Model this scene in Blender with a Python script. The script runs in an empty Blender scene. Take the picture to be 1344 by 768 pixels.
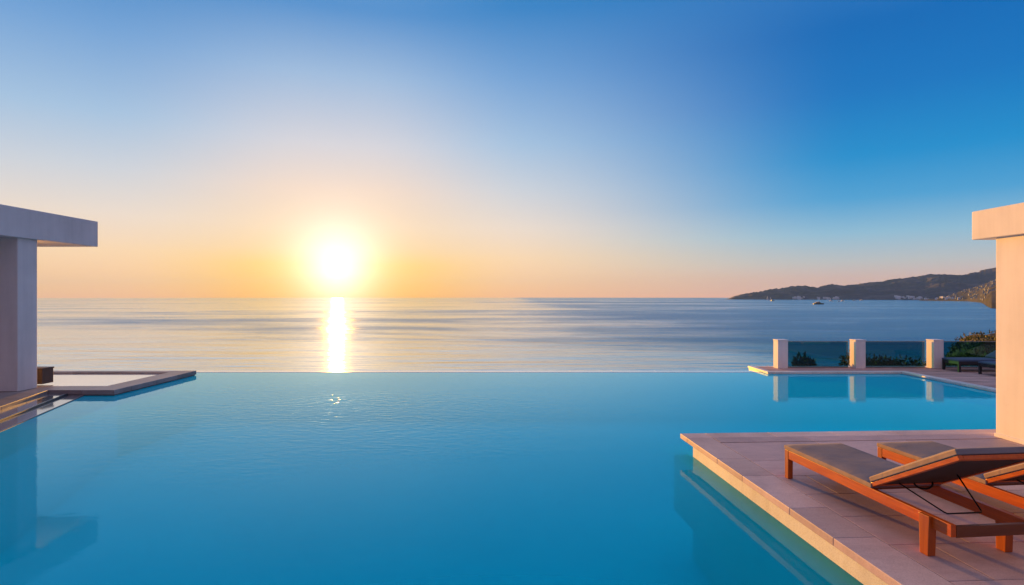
import bpy, bmesh, math, random
from mathutils import Vector, Matrix, noise
random.seed(7)
R = math.radians
scene = bpy.context.scene
COL = scene.collection

# ---------------------------------------------------------------- constants
CAM_H = 2.1                     # eye above the pool water (z = 0)
SEA_Z = -25.0
SUN_EL, SUN_AZ = 2.4, -16.8     # degrees; azimuth from +Y, negative = left
EXPO = 1.5
HAZE = 3.0e-5
GAIN = 2 ** EXPO

def lin(c):
    c /= 255.0
    return c / 12.92 if c <= 0.04045 else ((c + 0.055) / 1.055) ** 2.4
def rgb(r, g, b, k=1.0):
    return (lin(r) * k, lin(g) * k, lin(b) * k, 1.0)
def sstep(a, b, x):
    t = max(0.0, min(1.0, (x - a) / (b - a)))
    return t * t * (3 - 2 * t)

# ---------------------------------------------------------------- mesh helper
class MB:
    def __init__(self):
        self.bm = bmesh.new()
        self.col = None
    def _lay(self):
        if self.col is None:
            self.col = self.bm.loops.layers.color.new('tone')
        return self.col
    def faces(self, vs, fs, tone=None, smooth=False, mi=0):
        v = [self.bm.verts.new(p) for p in vs]
        for f in fs:
            try:
                fc = self.bm.faces.new([v[i] for i in f])
            except ValueError:
                continue
            fc.smooth = smooth
            fc.material_index = mi
            if tone is not None:
                l = self._lay()
                for lp in fc.loops:
                    lp[l] = (tone, tone, tone, 1)
    def box(self, x0, y0, z0, x1, y1, z1, M=None, tone=None, mi=0, taper=None):
        p = [(x0,y0,z0),(x1,y0,z0),(x1,y1,z0),(x0,y1,z0),(x0,y0,z1),(x1,y0,z1),(x1,y1,z1),(x0,y1,z1)]
        if taper:                               # shrink the bottom in y
            p = [(x, y if z == z1 else (y0+y1)/2 + (y-(y0+y1)/2)*taper, z) for x, y, z in p]
        p = [Vector(q) for q in p]
        if M is not None: p = [M @ q for q in p]
        self.faces(p, [(0,3,2,1),(4,5,6,7),(0,1,5,4),(1,2,6,5),(2,3,7,6),(3,0,4,7)], tone, mi=mi)
    def prism(self, poly, z0, z1, tone=None, mi=0):
        n = len(poly)
        a = 0.0
        for i in range(n):
            x0, y0 = poly[i]; x1, y1 = poly[(i+1) % n]; a += x0*y1 - x1*y0
        if a < 0: poly = poly[::-1]
        vs = [(x,y,z0) for x,y in poly] + [(x,y,z1) for x,y in poly]
        fs = [tuple(range(n-1,-1,-1)), tuple(range(n,2*n))]
        fs += [(i,(i+1)%n,n+(i+1)%n,n+i) for i in range(n)]
        self.faces(vs, fs, tone, mi=mi)
    def tube(self, pts, r0, r1=None, n=8, tone=None, mi=0):
        r1 = r0 if r1 is None else r1
        pts = [Vector(p) for p in pts]
        rings = []
        for i, p in enumerate(pts):
            d = (pts[min(i+1, len(pts)-1)] - pts[max(i-1, 0)]).normalized()
            up = Vector((0,0,1)) if abs(d.z) < .95 else Vector((1,0,0))
            a = d.cross(up).normalized(); b = d.cross(a).normalized()
            r = r0 + (r1-r0)*i/max(1, len(pts)-1)
            rings.append([p + a*math.cos(2*math.pi*k/n)*r + b*math.sin(2*math.pi*k/n)*r for k in range(n)])
        vs = [q for rg in rings for q in rg]
        fs = []
        for i in range(len(rings)-1):
            for k in range(n):
                fs.append((i*n+k, i*n+(k+1)%n, (i+1)*n+(k+1)%n, (i+1)*n+k))
        fs.append(tuple(range(n-1,-1,-1))); fs.append(tuple((len(rings)-1)*n+k for k in range(n)))
        self.faces(vs, fs, tone, smooth=True, mi=mi)
    def build(self, name, mat, parent=None, bevel=0, seg=2, recalc=True):
        if recalc:
            bmesh.ops.recalc_face_normals(self.bm, faces=self.bm.faces)
        me = bpy.data.meshes.new(name); self.bm.to_mesh(me); self.bm.free()
        for m in (mat if isinstance(mat, (list, tuple)) else [mat]):
            me.materials.append(m)
        o = bpy.data.objects.new(name, me); COL.objects.link(o)
        if parent is not None: o.parent = parent
        if bevel:
            b = o.modifiers.new('bevel', 'BEVEL'); b.width = bevel; b.segments = seg
            b.limit_method = 'ANGLE'; b.angle_limit = R(40); b.harden_normals = False
        return o

def grid_mesh(name, nx, ny, fn, mat, smooth=True):
    vs = [fn(i/(nx-1), j/(ny-1)) for j in range(ny) for i in range(nx)]
    fs = [(j*nx+i, j*nx+i+1, (j+1)*nx+i+1, (j+1)*nx+i) for j in range(ny-1) for i in range(nx-1)]
    me = bpy.data.meshes.new(name); me.from_pydata(vs, [], fs); me.update()
    if smooth: me.polygons.foreach_set('use_smooth', [True]*len(me.polygons))
    me.materials.append(mat)
    o = bpy.data.objects.new(name, me); COL.objects.link(o)
    return o

def empty(name, loc, rz=0.0):
    o = bpy.data.objects.new(name, None); COL.objects.link(o)
    o.location = loc; o.rotation_euler = (0, 0, R(rz)); o.empty_display_size = .2
    return o
def tag(o, label=None, cat=None, group=None, kind=None):
    if label: o['label'] = label
    if cat: o['category'] = cat
    if group: o['group'] = group
    if kind: o['kind'] = kind
    return o
def copy_tree(o, parent=None):
    c = o.copy(); COL.objects.link(c)
    if parent is not None: c.parent = parent
    for ch in list(o.children): copy_tree(ch, c)
    return c

# ---------------------------------------------------------------- materials
class NT:
    def __init__(self, name):
        self.m = bpy.data.materials.new(name); self.m.use_nodes = True
        self.t = self.m.node_tree; self.t.nodes.clear()
        self.out = self.n('ShaderNodeOutputMaterial')
    def n(self, typ, **kw):
        nd = self.t.nodes.new(typ)
        for k, v in kw.items():
            if k.startswith('i_'):
                key = k[2:]
                key = int(key) if key.isdigit() else key.replace('_', ' ')
                s = nd.inputs[key]
                if hasattr(v, 'is_output'): self.t.links.new(v, s)
                else: s.default_value = v
            else: setattr(nd, k, v)
        return nd
    def l(self, a, b): self.t.links.new(a, b)
    def ramp(self, fac, stops, interp='LINEAR'):
        nd = self.t.nodes.new('ShaderNodeValToRGB'); cr = nd.color_ramp; cr.interpolation = interp
        while len(cr.elements) < len(stops): cr.elements.new(1.0)
        for e, (p, c) in zip(cr.elements, stops):
            e.position = p; e.color = c if len(c) == 4 else (*c, 1)
        self.l(fac, nd.inputs[0]); return nd.outputs[0]
    def coords(self, kind='Object', scale=(1,1,1)):
        tc = self.n('ShaderNodeTexCoord'); mp = self.n('ShaderNodeMapping')
        self.l(tc.outputs[kind], mp.inputs[0]); mp.inputs['Scale'].default_value = scale
        return mp.outputs[0]
    def noise(self, vec, scale, detail=4, rough=.55, dist=0):
        nd = self.n('ShaderNodeTexNoise'); self.l(vec, nd.inputs['Vector'])
        nd.inputs['Scale'].default_value = scale; nd.inputs['Detail'].default_value = detail
        nd.inputs['Roughness'].default_value = rough; nd.inputs['Distortion'].default_value = dist
        return nd.outputs[0]
    def math(self, op, a, b=0.0, c=None, clamp=False):
        nd = self.n('ShaderNodeMath', operation=op); nd.use_clamp = clamp
        for i, v in enumerate((a, b) if c is None else (a, b, c)):
            if hasattr(v, 'is_output'): self.l(v, nd.inputs[i])
            else: nd.inputs[i].default_value = v
        return nd.outputs[0]
    def mix(self, fac, a, b, mode='MIX'):
        nd = self.n('ShaderNodeMix', data_type='RGBA', blend_type=mode)
        for s, v in ((nd.inputs[0], fac), (nd.inputs[6], a), (nd.inputs[7], b)):
            if hasattr(v, 'is_output'): self.l(v, s)
            else: s.default_value = v
        return nd.outputs[2]
    def bump(self, h, strength=.3, dist=.01, normal=None):
        nd = self.n('ShaderNodeBump'); self.l(h, nd.inputs['Height'])
        nd.inputs['Strength'].default_value = strength; nd.inputs['Distance'].default_value = dist
        if normal is not None: self.l(normal, nd.inputs['Normal'])
        return nd.outputs[0]
    def principled(self, color, rough=.6, normal=None, spec=.5, metallic=0.0):
        p = self.n('ShaderNodeBsdfPrincipled')
        for s, v in (('Base Color', color), ('Roughness', rough), ('Specular IOR Level', spec), ('Metallic', metallic)):
            if hasattr(v, 'is_output'): self.l(v, p.inputs[s])
            else: p.inputs[s].default_value = v
        if normal is not None: self.l(normal, p.inputs['Normal'])
        self.l(p.outputs[0], self.out.inputs[0]); return p

def m_plaster(name, c, var=.06):
    t = NT(name); v = t.coords()
    big = t.noise(v, 1.1, 5, .6); fine = t.noise(v, 90, 3, .6)
    streak = t.noise(t.coords('Object', (6, 6, .5)), 1.0, 4, .6)
    f = t.math('ADD', t.math('MULTIPLY', big, .6), t.math('MULTIPLY', streak, .4))
    d = tuple(x*(1-2.2*var) for x in c)
    t.principled(t.ramp(f, [(.32, d), (.62, c)]), .82, t.bump(fine, .25, .004), .3)
    return t.m
def m_stone(name, c0, c1, rough=.5, tone=True, bumpd=.002, spec=.3):
    t = NT(name); v = t.coords()
    a = t.noise(v, 1.6, 8, .62, .6); b = t.noise(t.coords('Object', (1, 4, 1)), 5, 6, .65, .4)
    f = t.math('ADD', t.math('MULTIPLY', a, .55), t.math('MULTIPLY', b, .45))
    col = t.ramp(f, [(.33, c0), (.66, c1)])
    speck = t.noise(v, 140, 2, .5)
    col = t.mix(.35, col, t.ramp(speck, [(.38, (.55,.5,.48)), (.55, (1,1,1))]), 'MULTIPLY')
    if tone:
        at = t.n('ShaderNodeVertexColor', layer_name='tone')
        col = t.mix(1.0, col, at.outputs[0], 'MULTIPLY')
    stain = t.noise(t.coords('Object', (1, 1, .2)), .8, 6, .65, .8)
    col = t.mix(1.0, col, t.ramp(stain, [(.36, (.80,.79,.79)), (.56, (1,1,1))]), 'MULTIPLY')
    rr = t.math('MULTIPLY_ADD', b, .3, rough - .15)
    t.principled(col, rr, t.bump(t.math('ADD', a, t.math('MULTIPLY', speck, .4)), .35, bumpd), spec)
    return t.m
def m_wood(name, c0, c1, axis='y', rough=.42, spec=.5):
    t = NT(name)
    sc = {'y': (14, .9, 14), 'x': (.9, 14, 14), 'z': (14, 14, .9)}[axis]
    v = t.coords('Object', sc)
    g = t.noise(v, 1.6, 7, .65, .8); g2 = t.noise(v, 9, 4, .6)
    f = t.math('ADD', t.math('MULTIPLY', g, .7), t.math('MULTIPLY', g2, .3))
    wear = t.noise(t.coords(), 2.3, 4, .6)
    col = t.ramp(f, [(.33, c0), (.52, tuple((a+b)/2 for a, b in zip(c0, c1))), (.7, c1)])
    col = t.mix(t.math('MULTIPLY', wear, .35), col, (c0[0]*.7, c0[1]*.75, c0[2]*.8, 1))
    t.principled(col, t.math('MULTIPLY_ADD', g, .25, rough-.12), t.bump(f, .3, .002), spec)
    return t.m
def m_fabric(name, c, rough=.9):
    t = NT(name); v = t.coords()
    w1 = t.n('ShaderNodeTexWave', bands_direction='X'); t.l(v, w1.inputs[0]); w1.inputs['Scale'].default_value = 90
    w2 = t.n('ShaderNodeTexWave', bands_direction='Y'); t.l(v, w2.inputs[0]); w2.inputs['Scale'].default_value = 90
    weave = t.math('MULTIPLY', w1.outputs['Fac'], w2.outputs['Fac'])
    soft = t.noise(v, 3.2, 4, .6, .3); fold = t.noise(t.coords('Object', (1, 2.2, 1)), 3.0, 3, .5, .6)
    d = tuple(x*.72 for x in c)
    col = t.ramp(t.math('MULTIPLY_ADD', weave, .25, t.math('MULTIPLY', soft, .8)), [(.25, d), (.7, c)])
    n1 = t.bump(fold, .28, .02)
    t.principled(col, rough, t.bump(weave, .25, .001, n1), .25)
    return t.m
def m_plain(name, c, rough=.6, metallic=0, spec=.4):
    t = NT(name); v = t.coords()
    n = t.noise(v, 4, 5, .6)
    d = tuple(x*.75 for x in c)
    t.principled(t.ramp(n, [(.35, d), (.65, c)]), rough, t.bump(n, .1, .002), spec, metallic)
    return t.m

PLASTER = m_plaster('white_plaster', (.81,.775,.745), .085)
CREAM = m_stone('cream_stone', (.84,.79,.70), (.92,.88,.80), .55)
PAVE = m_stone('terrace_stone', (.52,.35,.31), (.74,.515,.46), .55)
BOARD = m_stone('grey_boards', (.56,.35,.30), (.76,.49,.42), .8, spec=.1)
GROUT = m_plain('dark_grout', (.09,.075,.07), .9)
LEDGE = m_stone('wet_ledge', (.60,.58,.46), (.80,.77,.62), .4, tone=False)
STEP = m_stone('white_steps', (.62,.66,.66), (.80,.82,.82), .4, tone=False)
DARKWOOD = m_wood('dark_brown_timber', (.04,.024,.02), (.085,.052,.042), 'z', .55)
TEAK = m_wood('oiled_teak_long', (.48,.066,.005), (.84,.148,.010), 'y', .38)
TEAKZ = m_wood('oiled_teak_upright_shaded', (.36,.062,.006), (.62,.125,.012), 'z', .38)  # legs darker than the rails: shade on their near sides is in the colour
TEAKX = m_wood('oiled_teak_cross_shaded', (.13,.035,.012), (.24,.068,.02), 'x', .38)  # same teak much darker, with the shade on the end rails painted in
FABRIC = m_fabric('taupe_fabric', (.235,.20,.205))
EDGE = m_fabric('tan_fabric_edge', (.50,.33,.22))
BACKING = m_fabric('dark_mesh_backing', (.085,.062,.055))
BLACKMETAL = m_plain('black_metal', (.02,.02,.022), .4, .8)
DARKFRAME = m_plain('charcoal_frame', (.035,.036,.042), .45)
NAVYFAB = m_fabric('navy_fabric', (.085,.13,.20))
ALU = m_plain('grey_aluminium', (.30,.31,.32), .35, .9)

# water of the pool: reflection over a tinted clear layer, the tiled basin is real geometry below
t = NT('pool_water')
v = t.coords('Object', (1.0, 1.9, 1.0))
rot = t.n('ShaderNodeMapping'); rot.inputs['Rotation'].default_value = (0,0,R(16)); t.l(v, rot.inputs[0])
v = rot.outputs[0]
pc = t.n('ShaderNodeVectorMath', operation='DISTANCE'); t.l(t.coords('Object', (.62,1,1)), pc.inputs[0]); pc.inputs[1].default_value = (-1.9,10.6,0)
pat = t.n('ShaderNodeMapRange', interpolation_type='SMOOTHSTEP')       # a breath of wind over the middle of the pool
t.l(t.math('MULTIPLY_ADD', t.noise(t.coords('Object', (.22,.3,1)), 1.0, 3, .5, .5), 6.0, pc.outputs['Value']), pat.inputs[0])
pat.inputs[1].default_value = 3.4; pat.inputs[2].default_value = 7.6; pat.inputs[3].default_value = 1.0; pat.inputs[4].default_value = .09
r1 = t.noise(v, 4.2, 1, .4, .7); r2 = t.noise(v, 9.5, 0, .5, .3)
h = t.math('MULTIPLY', t.math('MULTIPLY_ADD', r2, .30, r1), pat.outputs[0])
nrm = t.bump(h, .7, .0092)
fr = t.n('ShaderNodeFresnel'); fr.inputs[0].default_value = 1.33; t.l(nrm, fr.inputs['Normal'])
gl = t.n('ShaderNodeBsdfGlossy'); gl.inputs['Roughness'].default_value = .015; gl.inputs[0].default_value = (.70,.98,1,1); t.l(nrm, gl.inputs['Normal'])
tr = t.n('ShaderNodeBsdfTransparent'); tr.inputs[0].default_value = (.14,.95,.985,1)
body = t.n('ShaderNodeBsdfDiffuse'); body.inputs[0].default_value = (.0002,.74,.97,1)
gm = t.n('ShaderNodeNewGeometry'); dp = t.n('ShaderNodeVectorMath', operation='DOT_PRODUCT')
t.l(gm.outputs['Incoming'], dp.inputs[0]); t.l(gm.outputs['True Normal'], dp.inputs[1])
cosv = t.math('MAXIMUM', t.math('ABSOLUTE', dp.outputs['Value']), .03)
clear = t.math('EXPONENT', t.math('DIVIDE', -.16, cosv))     # longer path through the water: less clear
bx_ = t.n('ShaderNodeMixShader'); t.l(clear, bx_.inputs[0]); t.l(body.outputs[0], bx_.inputs[1]); t.l(tr.outputs[0], bx_.inputs[2])
mx = t.n('ShaderNodeMixShader'); t.l(t.math('MULTIPLY', fr.outputs[0], t.math('MULTIPLY_ADD', fr.outputs[0], .95, .56)), mx.inputs[0]); t.l(bx_.outputs[0], mx.inputs[1]); t.l(gl.outputs[0], mx.inputs[2])
t.l(mx.outputs[0], t.out.inputs[0]); WATER = t.m

# blue mosaic of the basin
t = NT('blue_mosaic')
v = t.coords()
br = t.n('ShaderNodeTexBrick', offset=0.0); t.l(v, br.inputs['Vector'])
br.inputs['Scale'].default_value = 4.0; br.inputs['Brick Width'].default_value = .5; br.inputs['Row Height'].default_value = .5
br.inputs['Mortar Size'].default_value = .012
br.inputs['Color1'].default_value = (.012,.74,.95,1); br.inputs['Color2'].default_value = (.008,.66,.90,1)
br.inputs['Mortar'].default_value = (.05,.74,.88,1)
big = t.noise(v, .35, 3, .5)
t.principled(t.mix(1.0, br.outputs[0], t.ramp(big, [(.35, (.86,.9,.93)), (.65, (1,1,1))]), 'MULTIPLY'), .5)
MOSAIC = t.m

# shallow sheet of water over white marble
t = NT('shallow_water_on_marble')
v = t.coords()
p = t.principled(t.ramp(t.noise(v, 1.5, 6, .6, .8), [(.35, (.62,.60,.60)), (.6, (.8,.79,.79))]), .12, t.bump(t.noise(v, 5, 2), .1, .004), .5)
p.inputs['Coat Weight'].default_value = 1.0; p.inputs['Coat IOR'].default_value = 1.33; p.inputs['Coat Roughness'].default_value = .05
MARBLE = t.m

# open sea
t = NT('sea_water')
geo = t.n('ShaderNodeNewGeometry')
def posmap(sx, sy, rz=0):
    mp = t.n('ShaderNodeMapping'); t.l(geo.outputs['Position'], mp.inputs[0])
    mp.inputs['Scale'].default_value = (sx, sy, 1); mp.inputs['Rotation'].default_value = (0,0,R(rz)); return mp.outputs[0]
w1 = t.noise(posmap(.05, .20, 4), 1.0, 4, .55, .3)
w2 = t.noise(posmap(.3, 1.2, -5), 1.0, 3, .6, .3)
w0 = t.noise(posmap(.010, .045, 9), 1.0, 3, .5, .4)
wm = t.noise(posmap(.028, .10, -6), 1.0, 3, .55, .4)
hh = t.math('MULTIPLY_ADD', w0, 3.2, t.math('MULTIPLY_ADD', wm, 1.6, t.math('MULTIPLY_ADD', w2, .16, w1)))
nrm = t.bump(hh, 1.0, 2.2)
slick = t.noise(posmap(.0011, .0030, 6), 1.0, 5, .58, .9)
slick2 = t.noise(posmap(.006, .011, -8), 1.0, 4, .6, .5)
sxyz = t.n('ShaderNodeSeparateXYZ'); t.l(geo.outputs['Position'], sxyz.inputs[0])
bay = t.n('ShaderNodeMapRange', interpolation_type='SMOOTHSTEP'); t.l(sxyz.outputs[0], bay.inputs[0])
bay.inputs[1].default_value = -30; bay.inputs[2].default_value = 210; bay.inputs[3].default_value = -.08; bay.inputs[4].default_value = .085
sl = t.math('ADD', t.math('MULTIPLY_ADD', slick2, .3, t.math('MULTIPLY', slick, .7)), bay.outputs[0])   # breezier water in the bay to the right
wind = t.n('ShaderNodeMapRange', interpolation_type='SMOOTHSTEP'); t.l(sl, wind.inputs[0])
wind.inputs[1].default_value = .40; wind.inputs[2].default_value = .645
wd = wind.outputs[0]
bn = t.n('ShaderNodeBump'); t.l(hh, bn.inputs['Height']); t.l(t.math('MULTIPLY_ADD', wd, .76, .17), bn.inputs['Strength']); bn.inputs['Distance'].default_value = 2.0
nrm = bn.outputs[0]
ro = t.math('MULTIPLY_ADD', wd, .13, .07)
bc = t.mix(wd, (.030,.18,.24,1), (.002,.125,.235,1))
bc = t.mix(t.ramp(t.noise(posmap(.0016, .006, -5), 1.0, 4, .6, .6), [(.48, (0,0,0)), (.66, (.75,.75,.75))]), bc, (.006,.21,.28,1))
sh = t.n('ShaderNodeVectorMath', operation='DISTANCE'); t.l(posmap(1.0, 1.0), sh.inputs[0]); sh.inputs[1].default_value = (95, 240, SEA_Z)
shm = t.n('ShaderNodeMapRange', interpolation_type='SMOOTHSTEP'); t.l(t.math('MULTIPLY_ADD', slick2, 160.0, sh.outputs['Value']), shm.inputs[0])
shm.inputs[1].default_value = 90; shm.inputs[2].default_value = 260; shm.inputs[3].default_value = 1.0; shm.inputs[4].default_value = 0.0
bc = t.mix(t.math('MULTIPLY', shm.outputs[0], .8), bc, (.015,.30,.32,1))       # pale sand under shallow water near the shore
df = t.n('ShaderNodeBsdfDiffuse'); t.l(bc, df.inputs[0])
gl = t.n('ShaderNodeBsdfGlossy'); t.l(ro, gl.inputs['Roughness']); t.l(nrm, gl.inputs['Normal'])
gl.inputs[0].default_value = (.92,.97,1,1)
fr = t.n('ShaderNodeFresnel'); fr.inputs[0].default_value = 1.34
fac = t.math('MULTIPLY', t.math('POWER', fr.outputs[0], t.math('MULTIPLY_ADD', wd, .85, .25)), t.math('SUBTRACT', t.math('MULTIPLY_ADD', wd, -.42, .98), t.math('MULTIPLY', shm.outputs[0], .16)))
mx = t.n('ShaderNodeMixShader'); t.l(fac, mx.inputs[0]); t.l(df.outputs[0], mx.inputs[1]); t.l(gl.outputs[0], mx.inputs[2])
t.l(mx.outputs[0], t.out.inputs[0])
SEA = t.m

# tinted railing glass
t = NT('tinted_glass')
fr = t.n('ShaderNodeFresnel'); fr.inputs[0].default_value = 1.5
gl = t.n('ShaderNodeBsdfGlossy'); gl.inputs['Roughness'].default_value = .02
tr = t.n('ShaderNodeBsdfTransparent'); tr.inputs[0].default_value = (.22,.50,.56,1)
mx = t.n('ShaderNodeMixShader'); t.l(fr.outputs[0], mx.inputs[0]); t.l(tr.outputs[0], mx.inputs[1]); t.l(gl.outputs[0], mx.inputs[2])
t.l(mx.outputs[0], t.out.inputs[0]); GLASS = t.m

def m_leaf(name, c0, c1, c2):
    t = NT(name)
    at = t.n('ShaderNodeVertexColor', layer_name='tone')
    col = t.ramp(at.outputs[0], [(0.0, c0), (.55, c1), (1.0, c2)])
    p = t.principled(col, .6, None, .3)
    tl = t.n('ShaderNodeBsdfTranslucent'); t.l(col, tl.inputs[0])
    mx = t.n('ShaderNodeMixShader'); mx.inputs[0].default_value = .3
    t.l(p.outputs[0], mx.inputs[1]); t.l(tl.outputs[0], mx.inputs[2]); t.l(mx.outputs[0], t.out.inputs[0])
    return t.m
LEAF = m_leaf('maquis_leaves', (.035,.045,.015), (.075,.080,.026), (.14,.11,.045))
LEAFDARK = m_leaf('dark_leaves', (.022,.028,.012), (.04,.046,.018), (.07,.06,.03))
BARK = m_wood('grey_bark', (.06,.045,.035), (.14,.11,.085), 'z', .8, .2)
def m_earth(name, stops, s1, s2, bd):
    t = NT(name); v = t.coords()
    a = t.noise(v, s1, 8, .65, .3); b = t.noise(v, s2, 5, .6)
    f = t.math('ADD', t.math('MULTIPLY', a, .6), t.math('MULTIPLY', b, .4))
    t.principled(t.ramp(f, stops), .95, t.bump(f, .6, bd), .15); return t.m
EARTH = m_earth('dry_earth', [(.35, (.05,.05,.022)), (.5, (.13,.09,.05)), (.65, (.22,.165,.10))], .35, 3.0, .12)
HILL = m_earth('far_scrub_hazed', [(.38, (.034,.042,.066)), (.5, (.058,.056,.080)), (.62, (.12,.104,.115))], .0030, .018, 12)  # scrub colour carries some blue of the distant haze, besides the haze volume
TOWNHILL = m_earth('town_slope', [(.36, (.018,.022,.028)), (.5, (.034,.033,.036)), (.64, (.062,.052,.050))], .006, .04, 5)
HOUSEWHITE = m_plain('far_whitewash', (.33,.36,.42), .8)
HOUSEBRIGHT = m_plain('waterfront_whitewash', (.85,.85,.87), .8)
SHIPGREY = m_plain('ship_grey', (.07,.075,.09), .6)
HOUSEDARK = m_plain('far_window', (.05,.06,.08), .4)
HULLWHITE = m_plain('boat_white', (.78,.77,.75), .4)
HULLDARK = m_plain('ship_navy', (.02,.024,.04), .45)
SAIL = m_fabric('sailcloth', (.80,.76,.70))

# ---------------------------------------------------------------- sky and sun
w = bpy.data.worlds.new('World'); scene.world = w; w.use_nodes = True
nt = w.node_tree; nt.nodes.clear()
class WT(NT):
    def __init__(self): self.t = nt
W = WT()
tc = W.n('ShaderNodeTexCoord')
nv = W.n('ShaderNodeVectorMath', operation='NORMALIZE'); W.l(tc.outputs['Generated'], nv.inputs[0])
sep = W.n('ShaderNodeSeparateXYZ'); W.l(nv.outputs[0], sep.inputs[0])
elev = W.math('ARCSINE', sep.outputs[2])
ef = W.math('DIVIDE', elev, math.pi/2, clamp=True)
ef = W.math('POWER', ef, .5)                      # 0 at the horizon, 1 at the zenith
hx, hy = math.sin(R(SUN_AZ)), math.cos(R(SUN_AZ))
hl = W.math('SQRT', W.math('ADD', W.math('MULTIPLY', sep.outputs[0], sep.outputs[0]), W.math('MULTIPLY', sep.outputs[1], sep.outputs[1])))
hd = W.math('DIVIDE', W.math('ADD', W.math('MULTIPLY', sep.outputs[0], hx), W.math('MULTIPLY', sep.outputs[1], hy)), W.math('MAXIMUM', hl, 1e-4))
daz = W.math('DIVIDE', W.math('ARCCOSINE', W.math('MINIMUM', W.math('MAXIMUM', hd, -1.0), 1.0)), math.pi)   # 0 at the sun, 1 opposite
def skyramp(stops):
    return W.ramp(ef, [(math.sqrt(max(e, 0)/90.0), rgb(*c)) for e, c in stops], 'LINEAR')
A = skyramp([(0,(252,178,58)),(1,(253,190,64)),(3,(248,203,108)),(4.5,(240,208,160)),(6.5,(240,214,184)),(10,(236,214,200)),(14.1,(210,210,219)),(20.1,(156,186,220)),(25.6,(82,144,205)),(40,(105,155,210)),(90,(190,188,214))])
M_ = skyramp([(0,(254,188,146)),(.8,(255,197,150)),(3.8,(250,215,178)),(6.75,(234,218,206)),(10.4,(203,209,219)),(14.7,(163,193,223)),(20.9,(112,161,213)),(26.6,(50,130,197)),(40,(95,148,206)),(90,(190,188,214))])
B = skyramp([(0,(240,178,162)),(1.5,(222,186,177)),(3,(190,193,196)),(5.4,(142,188,214)),(8.3,(72,160,212)),(11.8,(10,141,205)),(17,(0,116,192)),(22,(0,105,183)),(40,(80,138,200)),(90,(190,188,214))])
C_ = skyramp([(0,(118,88,94)),(6,(142,106,112)),(15,(154,126,156)),(30,(150,146,190)),(50,(158,158,195)),(90,(190,188,214))])
def azstep(a, b):
    nd = W.n('ShaderNodeMapRange', interpolation_type='SMOOTHSTEP'); W.l(daz, nd.inputs[0])
    nd.inputs[1].default_value = a/180; nd.inputs[2].default_value = b/180; return nd.outputs[0]
f1 = azstep(2, 19); f3 = azstep(60, 120)
hx2, hy2 = math.sin(R(-22)), math.cos(R(-22))          # the wide pale sector of the sky leans a little to the left of the sun
hd = W.math('DIVIDE', W.math('ADD', W.math('MULTIPLY', sep.outputs[0], hx2), W.math('MULTIPLY', sep.outputs[1], hy2)), W.math('MAXIMUM', hl, 1e-4))
daz = W.math('DIVIDE', W.math('ARCCOSINE', W.math('MINIMUM', W.math('MAXIMUM', hd, -1.0), 1.0)), math.pi)
f2 = azstep(19, 53)
sky = W.mix(f1, A, M_); sky = W.mix(f2, sky, B); sky = W.mix(f3, sky, C_)
# glare of the low sun in the sky, symmetric about its direction
sd = Vector((math.sin(R(SUN_AZ))*math.cos(R(SUN_EL)), math.cos(R(SUN_AZ))*math.cos(R(SUN_EL)), math.sin(R(SUN_EL))))
dt = W.n('ShaderNodeVectorMath', operation='DOT_PRODUCT'); W.l(nv.outputs[0], dt.inputs[0]); dt.inputs[1].default_value = sd
th = W.math('MULTIPLY', W.math('ARCCOSINE', W.math('MINIMUM', dt.outputs['Value'], 1.0)), 180/math.pi)
def glow(sig, col, pw=2.0):
    g = W.math('EXPONENT', W.math('MULTIPLY', W.math('POWER', W.math('DIVIDE', th, sig), pw), -1.0))
    return W.mix(1.0, g, (*col, 1), 'MULTIPLY')
g1 = glow(3.2, (1.25,1.22,1.28), 1.5); g2 = glow(6.0, (.12,.07,.0), 1.5)
g3 = glow(.5, (22,19,13), 6.0)
sky = W.mix(1.0, sky, g1, 'ADD'); sky = W.mix(1.0, sky, g2, 'ADD'); sky = W.mix(1.0, sky, g3, 'ADD')
bg1 = W.n('ShaderNodeBackground'); W.l(sky, bg1.inputs[0]); bg1.inputs[1].default_value = 1.0/GAIN
ns = W.n('ShaderNodeTexSky', sky_type='NISHITA'); ns.sun_disc = False
ns.sun_elevation = R(SUN_EL); ns.sun_rotation = R(SUN_AZ); ns.altitude = 30; ns.air_density = 1; ns.dust_density = 1; ns.ozone_density = 1.5
bg2 = W.n('ShaderNodeBackground'); W.l(ns.outputs[0], bg2.inputs[0]); bg2.inputs[1].default_value = 0.003
ad = W.n('ShaderNodeAddShader'); W.l(bg1.outputs[0], ad.inputs[0]); W.l(bg2.outputs[0], ad.inputs[1])
wo = W.n('ShaderNodeOutputWorld'); W.l(ad.outputs[0], wo.inputs[0])

sl_ = bpy.data.lights.new('sun', 'SUN'); sl_.energy = 5.0; sl_.angle = R(.6); sl_.color = (1.0, .445, .045)
so = bpy.data.objects.new('sun', sl_); COL.objects.link(so)
so.rotation_euler = (-sd).to_track_quat('-Z', 'Y').to_euler(); so.location = (-20, 60, 20)

# ---------------------------------------------------------------- camera
cam = bpy.data.cameras.new('camera'); cam.sensor_width = 36; cam.lens = 36*760/1344
cam.shift_y = 5.0/1344; cam.clip_start = .05; cam.clip_end = 60000
co = bpy.data.objects.new('camera', cam); COL.objects.link(co)
co.location = (0, 0, CAM_H); co.rotation_euler = (R(90), 0, 0); scene.camera = co

# ---------------------------------------------------------------- sea
def sea_pt(u, v_):
    a = -math.pi*.62 + u*math.pi*1.24
    r = 14 * (12000/14) ** v_
    return (math.sin(a)*r, math.cos(a)*r, SEA_Z)
o = grid_mesh('sea', 97, 40, sea_pt, SEA); tag(o, kind='structure')

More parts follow.
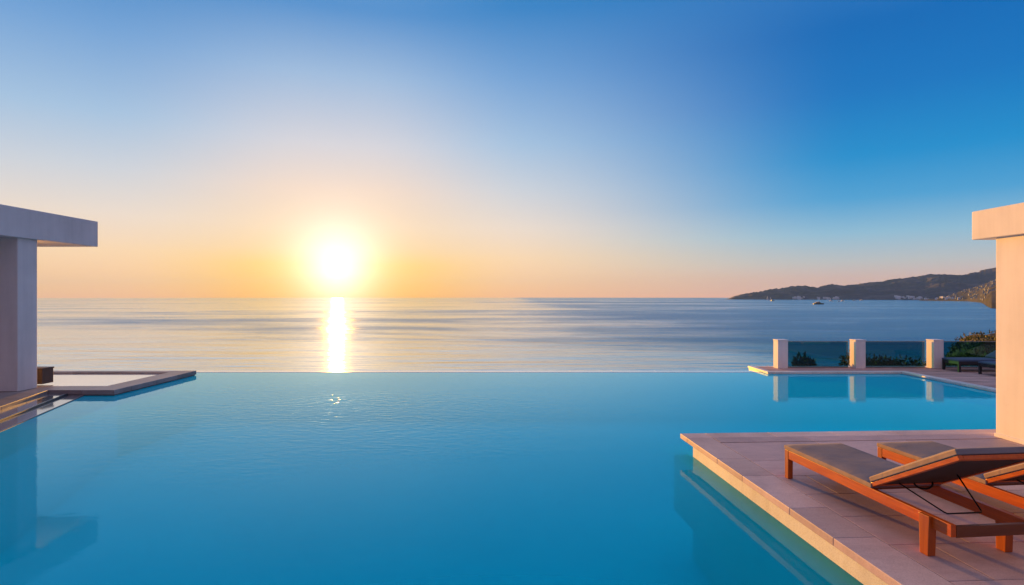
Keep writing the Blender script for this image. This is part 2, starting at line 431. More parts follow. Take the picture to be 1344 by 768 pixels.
# ---------------------------------------------------------------- pool
m = MB(); m.faces([(-14,-5,0),(10.9,-5,0),(10.9,15.97,0),(-14,15.97,0)], [(0,1,2,3)])
o = m.build('pool_water', WATER); tag(o, kind='structure')
m = MB(); m.faces([(-15,-5.2,-1.35),(11.2,-5.2,-1.35),(11.2,16,-1.35),(-15,16,-1.35)], [(0,1,2,3)])
o = m.build('pool_floor', MOSAIC); tag(o, kind='structure')
m = MB(); m.box(-14,-5.3,-1.5,11,-5.0,.12); m.box(-14.3,-5.3,-1.5,-14,16.1,.1)
m.box(-14,15.955,-1.5,11,15.98,-.03)
o = m.build('pool_wall', MOSAIC); tag(o, kind='structure')
# infinity edge: slabs of a wet stone lip and the retaining wall beneath it
m = MB()
x = -14.0
while x < 6.9:
    x1 = min(x+1.2, 6.9); m.box(x+.002, 15.98, -.25, x1-.002, 16.34, .006); x = x1
o = m.build('infinity_edge', MARBLE, bevel=.004); tag(o, kind='structure')
m = MB(); m.box(-14, 15.985, -8, 6.9, 16.30, -.252, tone=1)
o = m.build('retaining_wall', CREAM); tag(o, kind='structure')

# ---------------------------------------------------------------- right terrace with its coping (local frame turned 3.2 degrees)
TX, TY, TR, TZ = 2.24, 7.71, 3.23, .274
def terr(o, kind='structure'):
    o.location = (TX, TY, 0); o.rotation_euler = (0,0,R(TR)); return tag(o, kind=kind)
m = MB(); m.box(.125, -11, -1.5, 11.5, -.125, TZ-.062, tone=1)
terr(m.build('terrace_wall', CREAM, bevel=.004))
m = MB(); m.box(-.075, -11, -.75, .12, .03, -.014, tone=1)
terr(m.build('pool_ledge', LEDGE, bevel=.006))
m = MB()
y = -.252                                        # coping along the pool, corner slab mitred into the row
ls = [.95, .62, .9, .62, .9, .9, .9, .9, .9, .9, .9]
m.box(.0, -.25, TZ-.062, .333, -.0, TZ, tone=.97)
for L in ls:
    m.box(.0, y-L+.004, TZ-.062, .333, y, TZ, tone=random.uniform(.84,1)); y -= L
x = .337
for k in range(14):
    L = random.choice([.85,.9,.95]); m.box(x, -.25, TZ-.062, x+L-.004, 0, TZ, tone=random.uniform(.86,1)); x += L
terr(m.build('pool_coping', m_stone('coping_stone', (.70,.48,.41), (.90,.66,.57), .6), bevel=.005))
m = MB(); m.box(.30, -11, TZ-.06, 11.4, -.2, TZ-.018, tone=1)
terr(m.build('grout_bed', GROUT))
m = MB()
x = .339
while x < 11.3:
    L = random.choice([1.0,1.1,1.2]); m.box(x, -.488, TZ-.017, x+L-.005, -.255, TZ, tone=random.uniform(.9,1.05)); x += L
rows = [-.512, -1.30]
while rows[-1] > -10.8: rows.append(rows[-1]-.545)
for k in range(len(rows)-1):
    x = .339; off = (.0, .62, .31)[k % 3]
    first = True
    while x < 11.3:
        L = 1.2 if not first or off == 0 else off
        first = False
        m.box(x, rows[k+1]+.007, TZ-.017, x+L-.007, rows[k], TZ-.001, tone=random.uniform(.91,1.03)); x += L
terr(m.build('terrace_paving', PAVE, bevel=.0025, seg=1))

# ---------------------------------------------------------------- far right deck behind the pool
DZ = .06
m = MB()
m.prism([(6.93,15.66),(10.55,15.66),(10.55,8.6),(22,8.6),(22,16.95),(6.93,16.95)], -8, DZ-.05, tone=1)
o = m.build('deck_base', CREAM, bevel=.005); tag(o, kind='structure')
m = MB()
# cream edging slabs, then boards
x = 6.91
while x < 10.55:
    x1 = min(x+1.2, 10.55); m.box(x, 15.64, DZ-.048, x1-.004, 15.84, DZ+.002, tone=random.uniform(.92,1)); x = x1
y = 15.84
while y > 8.7:
    y0 = max(y-1.2, 8.6); m.box(10.53, y0+.004, DZ-.048, 10.75, y, DZ+.002, tone=random.uniform(.92,1)); y = y0
m.box(6.91, 15.845, DZ-.048, 7.05, 16.97, DZ+.002, tone=1)
x = 7.055
while x < 22:
    m.box(x, 16.80, DZ-.048, min(x+1.2,22)-.004, 16.97, DZ+.002, tone=random.uniform(.92,1)); x += 1.2
o = m.build('deck_edging', CREAM, bevel=.005); tag(o, kind='structure')
m = MB()
y = 15.845
while y < 16.79:
    m.box(7.055, y, DZ-.048, 10.745, min(y+.155, 16.795), DZ, tone=random.uniform(.85,1.05)); y += .16
y = 8.62
while y < 16.79:
    m.box(10.755, y, DZ-.048, 22, min(y+.155, 16.795), DZ, tone=random.uniform(.85,1.05)); y += .16
o = m.build('deck_boards', BOARD, bevel=.003, seg=1); tag(o, kind='structure')

# ---------------------------------------------------------------- left deck: slab with a shallow marble basin let into it
LZ = .12
outer = [(-8.4,12.23),(-8.4,15.42),(-14,15.42),(-14,15.1),(-8.95,15.1),(-8.95,12.83),(-10.9,12.83),(-14,12.83),(-14,6.0),(-7.6,6.0),(-9.82,12.23)]
# three solid pieces butted together, with a shadow joint between upper boards and plinth
m = MB()
m.prism([(-14,5),(-7.35,5),(-9.84,12.26),(-8.43,12.26),(-8.43,15.40),(-14,15.40)], -1.4, .02, tone=1)
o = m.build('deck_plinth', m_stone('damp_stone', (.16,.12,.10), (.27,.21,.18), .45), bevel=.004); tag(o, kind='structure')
m = MB()
def slabrow(p, q, w_, n, flip=1):
    p, q = Vector(p), Vector(q); d = (q-p)/n; nrm_ = Vector((-d.y, d.x)).normalized()*w_*flip
    for i in range(n):
        a = p + d*i; b = p + d*(i+1) - d.normalized()*.004
        m.prism([tuple(a), tuple(b), tuple(b+nrm_), tuple(a+nrm_)], .022, LZ, tone=random.uniform(.86,1.03))
slabrow((-8.4,12.80),(-8.4,15.42), .55, 3)
slabrow((-9.78,12.23),(-8.4,12.23), .565, 2)
slabrow((-8.953,15.10),(-14,15.10), .315, 4, -1)
slabrow((-7.35,5),(-9.80,12.225), .45, 8)
tone_ = 1
m.prism([(-9.81,12.24),(-9.785,12.235),(-9.785,12.795),(-14,12.795),(-14,12.0),(-10.16,12.0)], .022, LZ-.002, tone=.93)
k = 0
yy = 11.995
while yy > 5.2:
    xr = -9.80 + (12.225-yy)*.3391 - .485
    xr2 = -9.80 + (12.225-(yy-.595))*.3391 - .485
    m.prism([(-14,yy),(xr,yy),(xr2,yy-.595),(-14,yy-.595)], .022, LZ-.002, tone=random.uniform(.85,1)); yy -= .6
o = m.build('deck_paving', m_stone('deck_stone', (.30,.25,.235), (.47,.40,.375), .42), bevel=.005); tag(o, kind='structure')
m = MB(); m.faces([(-14,12.8,.085),(-8.95,12.8,.085),(-8.95,15.1,.085),(-14,15.1,.085)], [(0,1,2,3)])
o = m.build('basin_water', MARBLE); tag(o, kind='structure')
# submerged steps along the slanting edge
m = MB()
dv = Vector((-9.80+7.35, 12.225-5)).normalized(); nv2 = Vector((dv.y, -dv.x))
for k, (w_, z1) in enumerate([(.40,.058),(.74,.018),(1.35,-.018)]):
    a = Vector((-7.35,5)); b = Vector((-9.80,12.225))
    for g, z0, zt, mi in ((-.004, -1.34, -.101, 2), (0.0, -.10, z1-.014, 1), (-.006, z1-.013, z1, 0)):
        m.prism([tuple(a), tuple(b), tuple(b+nv2*(w_+g) + dv*(w_*.36)), tuple(a+nv2*(w_+g))], z0, zt, mi=mi)
WETSTEP = MARBLE.copy(); WETSTEP.name = 'wet_grey_stone'
for nd in WETSTEP.node_tree.nodes:
    if nd.type == 'VALTORGB':
        nd.color_ramp.elements[0].color = (.12,.125,.14,1); nd.color_ramp.elements[1].color = (.20,.205,.22,1)
o = m.build('pool_steps', [WETSTEP, m_plain('dark_riser', (.07,.075,.08), .5), MOSAIC], bevel=.004); tag(o, kind='structure')

# ---------------------------------------------------------------- pavilions
pv = empty('pavilion', (-10.55, 12.3, LZ))
tag(pv, 'white flat-roofed pavilion in shade with one square column, at the left end of the pool', 'pavilion')
def inv(o, root): o.location = tuple(-c for c in root.location); return o
m = MB(); m.box(-14.6, 6.5, 3.32, -10.2, 14.27, 3.94)
inv(m.build('flat_roof', PLASTER, pv, bevel=.012), pv)
m = MB(); m.box(-10.98, 12.04, LZ, -10.28, 12.54, 3.322)
inv(m.build('column', PLASTER, pv, bevel=.01), pv)
m = MB(); m.box(-14.5, 6.7, LZ, -14.2, 14.0, 3.322)
inv(m.build('wall', PLASTER, pv, bevel=.01), pv)

pv = empty('pavilion', (6.52, 7.33, TZ))
tag(pv, 'sunlit flat-roofed pavilion glowing peach, its square column standing on the terrace beside the wooden loungers', 'pavilion')
m = MB(); m.box(6.2, 1.2, 2.86, 9.6, 7.81, 3.24)
inv(m.build('flat_roof', PLASTER, pv, bevel=.01), pv)
m = MB(); m.box(6.3, 7.11, TZ, 6.74, 7.54, 2.862)
col_ = inv(m.build('column', PLASTER, pv, bevel=.008), pv)
m = MB(); m.box(6.288, 7.098, TZ, 6.752, 7.552, TZ+.05)
b_ = m.build('column_base', PLASTER, col_, bevel=.004)
m = MB(); m.box(9.2, 1.4, TZ, 9.5, 7.4, 2.862)
inv(m.build('wall', PLASTER, pv, bevel=.01), pv)

# dark low block by the left column
m = MB(); m.box(-.30,-.16,0,.16,.16,.33); m.box(-.315,-.175,.331,.175,.175,.36)
o = m.build('low_plinth', DARKWOOD, bevel=.005); o.location = (-10.74, 13.2, LZ)
tag(o, 'low dark brown timber block half hidden behind the shaded column', 'plinth')

# ---------------------------------------------------------------- glass railing
rl = empty('glass_railing', (10.0, 16.47, DZ))
tag(rl, 'low railing of white square pillars with dark tinted glass between them, behind the pool', 'railing')
posts = [7.5, 9.69, 11.89]
for px_ in posts:
    m = MB(); m.box(px_-10, -.15, 0, px_-10+.28, .15, .78)
    p_ = m.build('post', PLASTER, rl, bevel=.008)
    m = MB(); m.box(px_-10-.008, -.158, .782, px_-10+.288, .158, .815)
    m.build('cap', PLASTER, p_, bevel=.006)
for x0, x1 in ((7.82,9.63),(10.01,11.83),(12.21,14.6)):
    m = MB(); m.box(x0-10, .124, .03, x1-10, .136, .735)
    g_ = m.build('glass_pane', GLASS, rl)
    m = MB(); m.box(x0-10, .118, .737, x1-10, .142, .755)
    m.build('top_rail', ALU, g_)
    m = MB(); m.box(x0-10, .11, .0, x1-10, .15, .028)
    m.build('bottom_rail', ALU, g_)

# ---------------------------------------------------------------- loungers (local: head at y=0, foot at y=1.96)
LW, LL = .61, 1.96
def cushion(x0, y0, z0, x1, y1, z1, M=None, puff=.010):
    m = MB(); nx, ny = 10, 16
    vs = []; fs = []
    def prof(u): return (1-abs(2*u-1)**6)
    for s in (0, 1):
        for j in range(ny+1):
            for i in range(nx+1):
                u, v_ = i/nx, j/ny
                e = min(1, prof(u)*1.6)*min(1, prof(v_)*1.6)
                z = (z1 - .012 + .012*e + puff*prof(u)*prof(v_)*(1+.35*noise.noise((u*4, v_*7, z0*9)))) if s else z0
                p_ = Vector((x0+(x1-x0)*u, y0+(y1-y0)*v_, z))
                vs.append(M @ p_ if M else p_)
    N = (nx+1)*(ny+1)
    for s in (0,1):
        for j in range(ny):
            for i in range(nx):
                a = s*N + j*(nx+1)+i
                fs.append((a,a+1,a+nx+2,a+nx+1))
    m.faces(vs, fs, smooth=True)
    for j in range(ny):
        for i_ in (0, nx):
            a = j*(nx+1)+i_; b = a+nx+1
            m.bm.verts.ensure_lookup_table()
            m.bm.faces.new([m.bm.verts[q] for q in (a,b,b+N,a+N)]).material_index = 1
    for i in range(nx):
        for j_ in (0, ny):
            a = j_*(nx+1)+i
            m.bm.faces.new([m.bm.verts[q] for q in (a,a+1,a+1+N,a+N)]).material_index = 0
    return m
def make_lounger(wood, woodz, woodx, fab, edge, backing, metal):
    r = empty('sun_lounger', (0,0,0))
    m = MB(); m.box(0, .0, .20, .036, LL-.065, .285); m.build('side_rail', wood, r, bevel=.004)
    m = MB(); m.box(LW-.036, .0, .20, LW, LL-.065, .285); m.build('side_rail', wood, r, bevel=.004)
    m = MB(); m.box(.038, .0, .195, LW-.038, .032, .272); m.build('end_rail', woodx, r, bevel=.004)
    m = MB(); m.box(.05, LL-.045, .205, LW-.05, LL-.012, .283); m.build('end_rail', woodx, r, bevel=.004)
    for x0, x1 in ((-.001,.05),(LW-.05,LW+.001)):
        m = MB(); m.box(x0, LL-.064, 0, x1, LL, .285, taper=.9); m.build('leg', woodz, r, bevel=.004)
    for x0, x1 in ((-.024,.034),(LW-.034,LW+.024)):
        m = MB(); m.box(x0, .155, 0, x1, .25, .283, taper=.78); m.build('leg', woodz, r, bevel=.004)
    m = MB()
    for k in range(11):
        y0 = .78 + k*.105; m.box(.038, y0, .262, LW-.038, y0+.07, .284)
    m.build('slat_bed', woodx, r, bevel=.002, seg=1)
    H = Vector((0, .74, .300)); a = R(28.6)
    m = cushion(-.004, .745, .287, LW+.004, LL+.006, .338)
    m.build('mattress', [fab, edge], r, bevel=.006)
    # backrest: tilted frame, dark panel under it, cushion on top
    Mx = Matrix.Translation(H) @ Matrix.Rotation(-a, 4, 'X')
    BL = .915
    m = MB()
    m.box(.0, -BL, .0, .034, 0, .034, Mx); m.box(LW-.034, -BL, 0, LW, 0, .034, Mx)
    m.box(.036, -BL, .002, LW-.036, -BL+.04, .032, Mx); m.box(.036, -.05, .002, LW-.036, -.01, .032, Mx)
    fr_ = m.build('backrest', wood, r, bevel=.003)
    m = MB(); m.box(.036, -BL+.042, .006, LW-.036, -.052, .028, Mx); m.build('back_panel', backing, fr_)
    m = cushion(-.004, -BL-.006, .036, LW+.004, -.004, .088, Mx)
    m.build('back_cushion', [fab, edge], fr_, bevel=.006)
    # props
    pa = Mx @ Vector((0, -.43, -.004)); pb = Mx @ Vector((0, -.16, -.006))
    m = MB(); m.tube([(.115, pb.y, pb.z), (.115, .185, .300), (.125, .165, .295), (.385, .165, .295), (.40, .18, .300), (.385, pa.y, pa.z)], .0055)
    m.build('support_bar', metal, r)
    hp = [Mx @ Vector((LW/2 + .03 + .08*math.cos(t_), -.14, -.002 - .05*math.sin(t_))) for t_ in [math.pi*k/8 for k in range(9)]]
    m = MB(); m.tube(hp, .007); m.build('handle', metal, fr_)
    return r
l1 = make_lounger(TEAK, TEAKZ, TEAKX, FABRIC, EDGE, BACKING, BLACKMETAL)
l1.location = (2.96, 3.90, TZ); l1.rotation_euler = (0,0,R(6))
tag(l1, 'nearest wooden sun lounger, taupe cushion and raised back, whole side rail lit orange', 'sun lounger', 'wooden sun loungers on the terrace')
l2 = copy_tree(l1); l2.location = (3.95, 3.985, TZ); l2.rotation_euler = (0,0,R(6))
tag(l2, 'wooden sun lounger partly hidden behind the raised back of the nearest, beside the peach column', 'sun lounger', 'wooden sun loungers on the terrace')
l3 = make_lounger(DARKFRAME, DARKFRAME, DARKFRAME, NAVYFAB, NAVYFAB, DARKFRAME, BLACKMETAL)
l3.location = (13.96, 15.55, DZ); l3.rotation_euler = (0,0,R(90))
tag(l3, 'dark navy sun lounger on the far deck, the one right against the glass railing', 'sun lounger', 'dark sun loungers on the far deck')
l4 = copy_tree(l3); l4.location = (14.22, 14.62, DZ)
tag(l4, 'dark navy sun lounger on the far deck, the one nearer to the pool', 'sun lounger', 'dark sun loungers on the far deck')

# ---------------------------------------------------------------- land next to the pool
def land(X, Y):
    sx = sstep(4.8, 7.6, X)
    pl = -3.2 + 2.15*sx*sstep(16.6, 17.2, Y)
    t_ = X/max(Y, 1)
    rd = -28 + 26.5*sstep(.50, .80, t_) + 2.2*sstep(.82, 1.25, t_)
    rd -= 30*sstep(48, 120, Y)
    w_ = sstep(19.5, 33, Y)
    z = pl*(1-w_) + rd*w_
    amp = .18 + .9*w_
    z += amp*noise.fractal((X*.16, Y*.16, 3.1), 1.0, 2.0, 4) * sstep(17.0, 19, Y)
    return max(z, SEA_Z-4)
def land_pt(u, v_):
    X = -60 + 220*u if False else (-60 + 75*(u/.3) if u < .3 else 15 + 145*((u-.3)/.7)**1.5)
    Y = -12 + 29*(v_/.12) if v_ < .12 else 17 + 140*((v_-.12)/.88)**1.7
    if v_ >= .12 and Y < 16.99: Y = 17
    return (X, Y, land(X, Y))
o = grid_mesh('terrain', 150, 150, land_pt, EARTH); tag(o, kind='structure')

def leafmesh(n, rx, ry, rz, size, seed, lumps=9, z0=.0, upright=0.0):
    rnd = random.Random(seed); m = MB(); lay = m._lay()
    cl = []
    for _ in range(lumps):
        a = rnd.uniform(0, 2*math.pi); q = rnd.uniform(.15, .75)
        cl.append((Vector((math.cos(a)*rx*q, math.sin(a)*ry*q, z0 + rz*rnd.uniform(.35, .85))), rnd.uniform(.22, .42)*min(rx, ry)*1.2, rnd.uniform(.1, .9)))
    for i in range(n):
        c, r_, tn = cl[rnd.randrange(lumps)]
        d = Vector((rnd.gauss(0,1), rnd.gauss(0,1), rnd.gauss(0,.8))).normalized()
        p = c + d*r_*rnd.uniform(.55, 1.1)
        if p.z < .03: p.z = rnd.uniform(.03, .3)
        up = (d + Vector((rnd.uniform(-.7,.7), rnd.uniform(-.7,.7), rnd.uniform(-.2,.9)+upright))).normalized()
        s = up.cross(Vector((rnd.gauss(0,1), rnd.gauss(0,1), rnd.gauss(0,1)))).normalized()
        L = size*rnd.uniform(.7, 1.5); w_ = L*.28
        tone = max(0, min(1, tn + rnd.uniform(-.25, .25)))
        m.faces([p - s*w_*.3, p + up*L*.5 - s*w_, p + up*L, p + up*L*.5 + s*w_], [(0,1,2,3)], tone)
    return m
def stems(rx, rz, seed, n=6):
    rnd = random.Random(seed); m = MB()
    for k in range(n):
        a = rnd.uniform(0, 6.28); q = rnd.uniform(.3, .6)*rx
        m.tube([(0,0,-.15),(math.cos(a)*q*.4, math.sin(a)*q*.4, rz*.3),(math.cos(a)*q, math.sin(a)*q, rz*.72)], .025, .006, 5)
    return m
def make_shrub(n, rx, ry, rz, size, seed, mat, name='shrub', upright=0.0):
    r = empty(name, (0,0,0))
    leafmesh(n, rx, ry, rz, size, seed, upright=upright).build('foliage', mat, r, recalc=False)
    stems(min(rx, ry), rz, seed).build('stem', BARK, r)
    return r
protos = [make_shrub(1500, .8, .7, 1.15, .085, 11, LEAF), make_shrub(1300, .7, .75, .95, .08, 12, LEAF), make_shrub(1400, 1.0, .8, 1.0, .09, 13, LEAF)]
used = [False]*3
def shrub(X, Y, s, k, label, group='shrubs beyond the glass railing', sz=1.0):
    r = protos[k] if not used[k] else copy_tree(protos[k]); used[k] = True
    r.location = (X, Y, land(X, Y)-.05); r.rotation_euler = (0,0,random.uniform(0,6.28)); r.scale = (s, s, s*sz)
    tag(r, label, 'shrub', group); return r
rnd = random.Random(5)
row = 'low bushy maquis shrub in the hedge-like row seen through the middle glass pane'
for i, tt in enumerate([.605,.618,.632,.645,.656,.668,.68,.692,.703,.714]):
    Y = 18.6 + rnd.uniform(0, 1.3); shrub(tt*Y, Y, rnd.uniform(.85, 1.05), i % 3, row, 'shrubs behind the middle glass pane')
row2 = 'dry olive-green shrub on the slope seen through the right-hand glass pane above the dark loungers'
for i in range(40):
    Y = 19 + 17*rnd.random()**.8; tt = .725 + .16*rnd.random() + .01*(Y-19)/19
    shrub(tt*Y, Y, rnd.uniform(.42, .64), i % 3, row2, 'shrubs on the slope behind the right glass pane')
row3 = 'low dark shrub at the foot of the leftmost white pillar of the railing'
for i, (X, Y) in enumerate([(7.2,17.7),(7.55,17.9),(7.9,17.7),(8.3,18.1)]):
    shrub(X, Y, .62+.04*i, i % 3, row3, 'shrubs by the first pillar', .95)
row4 = 'wisp of shrub just showing over the bare infinity edge left of the railing'
for i, (X, Y) in enumerate([(5.95,18.6),(6.25,18.8)]):
    r = shrub(X, Y, 1.0, i, row4, 'wisps of shrub over the pool edge')
    r.scale = (.7, .7, (2.1 - 96.0*Y/760 - r.location.z)/1.42)
r = make_shrub(1100, .55, .5, 1.25, .15, 31, LEAFDARK, 'spiky_shrub', .8)
r.location = (9.05, 17.8, land(9.05,17.8)-.05); r.scale = (.82,.82,1.10)
tag(r, 'single dark spiky shrub seen through the left glass pane', 'shrub')
# scrub covering the slope: not countable
m = MB(); lay = m._lay(); rnd = random.Random(9)
for i in range(9000):
    Y = 18 + 40*rnd.random()**1.5; tt = .42 + .75*rnd.random(); X = tt*Y
    if Y < 17.6 or X < 7: continue
    z = land(X, Y); tn = rnd.random()
    for q in range(3):
        p = Vector((X+rnd.gauss(0,.12), Y+rnd.gauss(0,.12), z))
        up = Vector((rnd.gauss(0,.5), rnd.gauss(0,.5), 1)).normalized(); s = up.cross(Vector((rnd.gauss(0,1),rnd.gauss(0,1),.1))).normalized()
        L = rnd.uniform(.12, .38); m.faces([p - s*.02, p+up*L*.5-s*L*.2, p+up*L, p+up*L*.5+s*L*.2], [(0,1,2,3)], max(0,min(1,tn+rnd.uniform(-.2,.2))))
o = m.build('undergrowth', LEAF, recalc=False); tag(o, 'dry low scrub covering the slope beside the pool deck', 'undergrowth', kind='stuff')

# ---------------------------------------------------------------- far hills, town and boats
sil = [(940,396),(956,393.0),(962,390.2),(979,386.5),(1000,382),(1015,379.7),(1030,378),(1054,376.5),(1072,378.3),(1095,376),(1120,375.3),(1150,371),(1174,367),(1195,364.6),(1219,361.3),(1237,360.5),(1252,361.6),(1270,360.8),(1286,357.4),(1307,353),(1340,347),(1400,338),(1600,330)]
def interp(tab, x):
    for (a, b), (c, d) in zip(tab, tab[1:]):
        if a <= x <= c: return b + (d-b)*(x-a)/(c-a)
    return tab[-1][1] if x > tab[-1][0] else tab[0][1]
shoreY = [(940,5150),(1000,4850),(1080,4650),(1180,4300),(1240,3950),(1300,3700),(1600,3400)]
crestY = [(940,5250),(1000,5350),(1100,5600),(1200,5600),(1600,5200)]
def hill_h(px, Y):
    ys, yc = interp(shoreY, px), interp(crestY, px)
    top = CAM_H + (390 - interp(sil, px))/760*yc
    top += (noise.noise((px*.075, 3.3, 0))*9 + noise.noise((px*.21, 8.1, 0))*6) * min(1, max(0, top+22)/45)
    top = max(top, SEA_Z-4)
    u = (Y-ys)/(yc-ys)
    X = (px-672)/760*Y
    n1 = noise.ridged_multi_fractal((X*.0011, Y*.0011, 1.7), 1.0, 2.1, 5, 1.0, 2.0)
    n2 = noise.fractal((X*.004, Y*.004, 4.2), 1.0, 2.0, 4)
    if u < 1:
        uu = max(0, u)
        f = uu**.8*(1 - .22*math.sin(uu*math.pi)*(1.0-.0*n1))
        z = SEA_Z - 6 + (top-SEA_Z+6)*f
        z += math.sin(min(1, max(0, u))*math.pi)*(n1*34 - 40 + n2*26)*min(1,(top+30)/90)
        z += (n2*14 + (n1-1)*16)*uu*min(1,(top+25)/60)
    else:
        z = top + n2*4 - (u-1)*300
    return max(z, SEA_Z-5)
def hill_pt(u, v_):
    px = 945 + (1400-945)*u
    ys, yc = interp(shoreY, px), interp(crestY, px)
    Y = ys - 60 + (yc + 700 - ys)*v_
    return ((px-672)/760*Y, Y, hill_h(px, Y))
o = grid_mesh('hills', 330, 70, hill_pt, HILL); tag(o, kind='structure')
# nearer town slope
tsil = [(1205,396),(1225,393.5),(1245,389),(1262,383),(1280,377.5),(1307,368),(1340,360),(1500,340)]
tshore = [(1205,3650),(1240,3400),(1270,3150),(1288,2500),(1295,1600),(1301,1280),(1345,1200),(1500,1200)]
tcrest = [(1205,3700),(1240,3600),(1500,3500)]
def town_h(px, Y):
    ys, yc = interp(tshore, px), interp(tcrest, px)
    top = CAM_H + (390 - interp(tsil, px))/760*yc
    u = (Y-ys)/(yc-ys); X = (px-672)/760*Y
    n2 = noise.fractal((X*.006, Y*.006, 7.2), 1.0, 2.0, 4)
    if u < 1:
        uu = max(0, u)
        z = SEA_Z - 5 + (top-SEA_Z+5)*uu**.9 + 12*sstep(0, .03, uu) * (1-uu) + n2*5*min(1,uu*8+.1)
    else: z = top - (u-1)*900 + n2*5
    return max(z, SEA_Z-5)
def town_pt(u, v_):
    px = 1207 + (1400-1207)*u**1.2
    ys, yc = interp(tshore, px), interp(tcrest, px)
    Y = ys - 20 + (yc + 350 - ys)*v_**1.4
    return ((px-672)/760*Y, Y, town_h(px, Y))
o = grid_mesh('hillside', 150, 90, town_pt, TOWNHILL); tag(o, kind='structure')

def make_house(w_, d, h_, kind, wall=None):
    m = MB(); m.box(-w_/2,-d/2,-3,w_/2,d/2,h_)
    if kind == 1: m.box(-w_/2+.5,-d/2+.5,h_+.01,w_*.1,d/2-.5,h_+2.6)
    if kind == 2: m.box(-w_*.8,-d/2+1,-3,-w_/2-.01,d/2-1,h_*.6)
    n = max(2, int(w_/3.5))
    for f in range(max(1, int(h_/3))):
        for k in range(n):
            x = -w_/2 + (k+.5)*w_/n
            m.box(x-.6, -d/2-.06, f*3+.9, x+.6, -d/2-.01, f*3+2.3, mi=1)
    return m.build('house', [wall or HOUSEWHITE, HOUSEDARK])
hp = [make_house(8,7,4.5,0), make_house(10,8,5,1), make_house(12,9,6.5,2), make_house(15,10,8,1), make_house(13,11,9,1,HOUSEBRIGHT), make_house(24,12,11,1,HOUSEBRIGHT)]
hused = [False]*6
def house(X, Y, z, k, label, group):
    o = hp[k] if not hused[k] else hp[k].copy()
    if hused[k]: COL.objects.link(o)
    hused[k] = True
    o.location = (X, Y, z); o.rotation_euler = (0,0,math.atan2(-X, Y)+rnd.uniform(-.5,.5)); s = rnd.uniform(.8,1.15)*(.62 if k < 4 else 1); o.scale = (s,s,s)
    tag(o, label, 'house', group)
rnd = random.Random(21)
cnt = 0
while cnt < 210:
    px = 1236 + 74*rnd.random()**.75
    ys, yc = interp(tshore, px), interp(tcrest, px)
    u = .05 + .93*rnd.random(); Y = ys + u*(yc-ys)
    X = (px-672)/760*Y; z = town_h(px, Y)
    den = noise.noise((px*.11, Y*.004, 2.0))
    if den < -.12 or z < SEA_Z+3 or Y < 1900: continue
    house(X, Y, z, rnd.choice([0,0,1,1,2]), 'tiny white house among the scattered houses of the hillside town at the right', 'white houses of the hillside town'); cnt += 1
for px0, px1, n, grp, lab in ((1034,1056,14,'houses under the far cape','pale house in the little cluster on the far shore near the cape'),
                              (1074,1100,16,'houses behind the dark ship','white waterfront building on the far shore just right of the dark ship'),
                              (1176,1216,26,'waterfront houses below the hills','white waterfront house in the strip at the foot of the hills, left of the town'),
                              (1218,1266,22,'waterfront houses of the town','white waterfront house along the bottom edge of the hillside town')):
    for k in range(n):
        px = rnd.uniform(px0, px1); far = px > 1216
        ys = interp(tshore, px) if far else interp(shoreY, px)
        Y = ys + rnd.uniform(15, 110); X = (px-672)/760*Y
        z = max(town_h(px, Y) if far else hill_h(px, Y), SEA_Z+1.0)
        house(X, Y, z, rnd.choice([4,5,5,3] if not far else [1,2,4,4]), lab, grp)

def hull(L, B, D, bow=.35, sheer=.25):
    m = MB(); N = 14; vs = []; fs = []
    for i in range(N+1):
        u = i/N; x = (u-.5)*L
        b = B/2*(1 if u < 1-bow else math.sqrt(max(0, 1-((u-1+bow)/bow)**2)))*(.82+.18*min(1, u*5))
        top = D*(1 + sheer*max(0, (u-.5)*2)**2)
        b = max(b, .03)
        vs += [(x + (.05*L*max(0,u-.9)*10 if u > .9 else 0), b, top), (x, b*.75, -.6*D), (x, -b*.75, -.6*D), (x + (.05*L*max(0,u-.9)*10 if u > .9 else 0), -b, top)]
    for i in range(N):
        a = i*4
        for k in range(3): fs.append((a+k, a+k+1, a+k+5, a+k+4))
        fs.append((a+3, a, a+4, a+7))
    fs += [(0,1,2,3), (N*4+3,N*4+2,N*4+1,N*4)]
    m.faces(vs, fs); return m
r = empty('ship', (1040, 1965, SEA_Z), 4)
hull(44, 8, 4.2).build('hull', HULLDARK, r)
m = MB(); m.box(-15,-3.2,4.0,10,3.2,6.8); m.box(-11,-2.8,6.81,6,2.8,9.0); m.box(-1,-2.2,9.01,4,2.2,11)
c_ = m.build('superstructure', SHIPGREY, r, bevel=.15)
m = MB()
for k in range(9): m.box(-14+k*2.6,-3.26,5.0,-12.4+k*2.6,-3.21,6.0)
m.build('window', HOUSEDARK, c_)
m = MB(); m.tube([(1,0,11),(1,0,17)], .25, .1, 6); m.tube([(-6,0,9),(-6,0,12.5)], .9, .8, 8); m.build('mast', HULLWHITE, r)
r.scale = (.82,.82,.82)
tag(r, 'dark-hulled ship with pale upper decks, the largest vessel on the sea', 'ship')

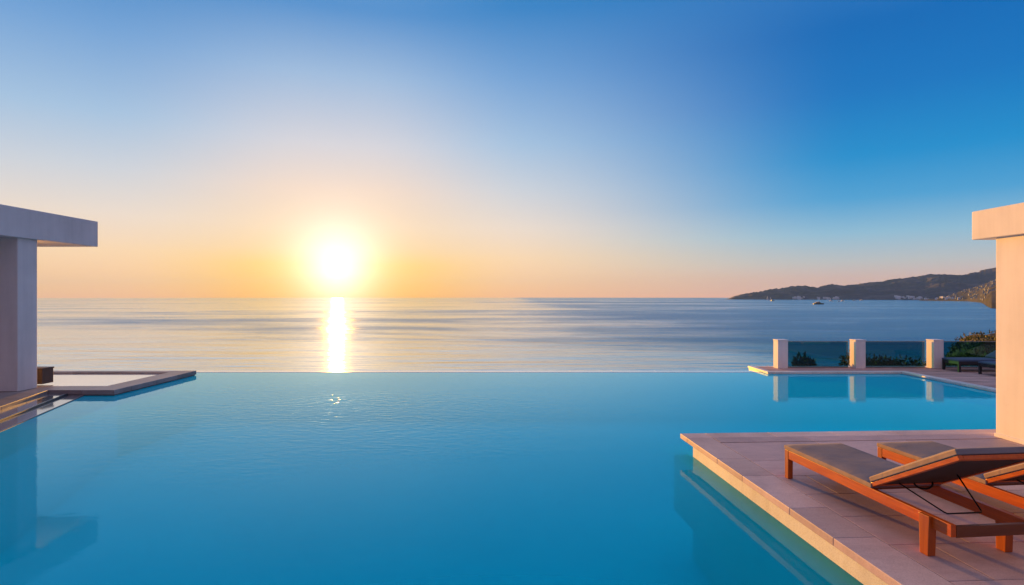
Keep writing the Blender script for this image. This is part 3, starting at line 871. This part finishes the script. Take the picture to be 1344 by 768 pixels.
def make_sail():
    r = empty('sailboat', (0,0,0))
    hull(16, 4, 1.5, .5, .3).build('hull', HULLWHITE, r)
    m = MB(); m.tube([(1,0,1),(1,0,21)], .18, .1, 6); m.tube([(1,0,3),(-6.5,0,3)], .14, .1, 6); m.build('mast', ALU, r)
    m = MB(); m.faces([(.8,0,3.3),(-6.2,.15,3.3),(-3,.9,10),(.8,.1,20.5)], [(0,1,2,3)]); m.faces([(1.2,.05,20),(7.2,0,2.0),(1.8,.5,3)], [(0,1,2)])
    s_ = m.build('sail', SAIL, r); sm = s_.modifiers.new('thick', 'SOLIDIFY'); sm.thickness = .05
    return r
sb = make_sail(); Y = 4300; sb.location = ((1007-672)/760*Y, Y, SEA_Z); sb.rotation_euler = (0,0,R(20)); sb.scale = (1.5,1.5,1.5)
tag(sb, 'small white sailing boat off the tip of the far cape', 'sailboat')
sb2 = copy_tree(sb); Y = 3900; sb2.location = ((1011.5-672)/760*Y, Y, SEA_Z); sb2.scale = (1.1,1.1,1.1); sb2.rotation_euler = (0,0,R(200))
tag(sb2, 'smaller sailing boat just right of the one off the far cape', 'sailboat')
def make_motor(hm):
    r = empty('motorboat', (0,0,0))
    hull(16, 4.6, 2.0, .45, .35).build('hull', hm, r)
    m = MB(); m.box(-5,-1.7,1.9,3,1.7,3.8); m.box(-3,-1.4,3.81,1.2,1.4,5.0); m.build('cabin', HULLWHITE, r, bevel=.1)
    m = MB(); m.box(-4,-1.76,2.5,2,-1.705,3.3); m.build('window', HOUSEDARK, r)
    return r
mb0 = make_motor(HULLDARK); Y = 3300; mb0.location = ((1014-672)/760*Y, Y, SEA_Z); mb0.scale = (1.3,1.3,1.3)
tag(mb0, 'small dark motorboat a little nearer than the sailing boats off the cape', 'motorboat')
mb1 = None
for px, Y, s in ((1091,3150,1.2),(1101,3050,1.0),(1106,3200,1.3),(1121,3500,1.2),(1131,3800,1.3)):
    b = make_motor(HULLWHITE) if mb1 is None else copy_tree(mb1)
    mb1 = mb1 or b
    b.location = ((px-672)/760*Y, Y, SEA_Z); b.scale = (s,s,s); b.rotation_euler = (0,0,rnd.uniform(-.6,.6))
    tag(b, 'tiny white motorboat in the scatter of boats right of the dark ship', 'motorboat', 'white motorboats right of the ship')

# ---------------------------------------------------------------- the air over the sea
t = NT('sea_air')
pvn = t.n('ShaderNodeVolumePrincipled'); pvn.inputs['Color'].default_value = (.18,.38,1,1)
pvn.inputs['Density'].default_value = HAZE; pvn.inputs['Anisotropy'].default_value = .3
t.l(pvn.outputs[0], t.out.inputs['Volume'])
m = MB(); m.box(-12600,-5200,SEA_Z-7,12600,12600,345)
o = m.build('haze', t.m); tag(o, 'thin blue evening haze over the sea and hills', kind='stuff')

# ---------------------------------------------------------------- render settings
scene.render.engine = 'CYCLES'
vs_ = scene.view_settings
vs_.view_transform = 'Standard'; vs_.look = 'None'; vs_.exposure = EXPO; vs_.gamma = 1.0
vs_.use_curve_mapping = False
cy = scene.cycles
cy.use_denoising = True
try: cy.denoiser = 'OPENIMAGEDENOISE'
except Exception: pass
cy.max_bounces = 8; cy.transparent_max_bounces = 24; cy.glossy_bounces = 4; cy.diffuse_bounces = 4
cy.sample_clamp_indirect = 6; cy.sample_clamp_direct = 40; cy.caustics_reflective = False; cy.caustics_refractive = False
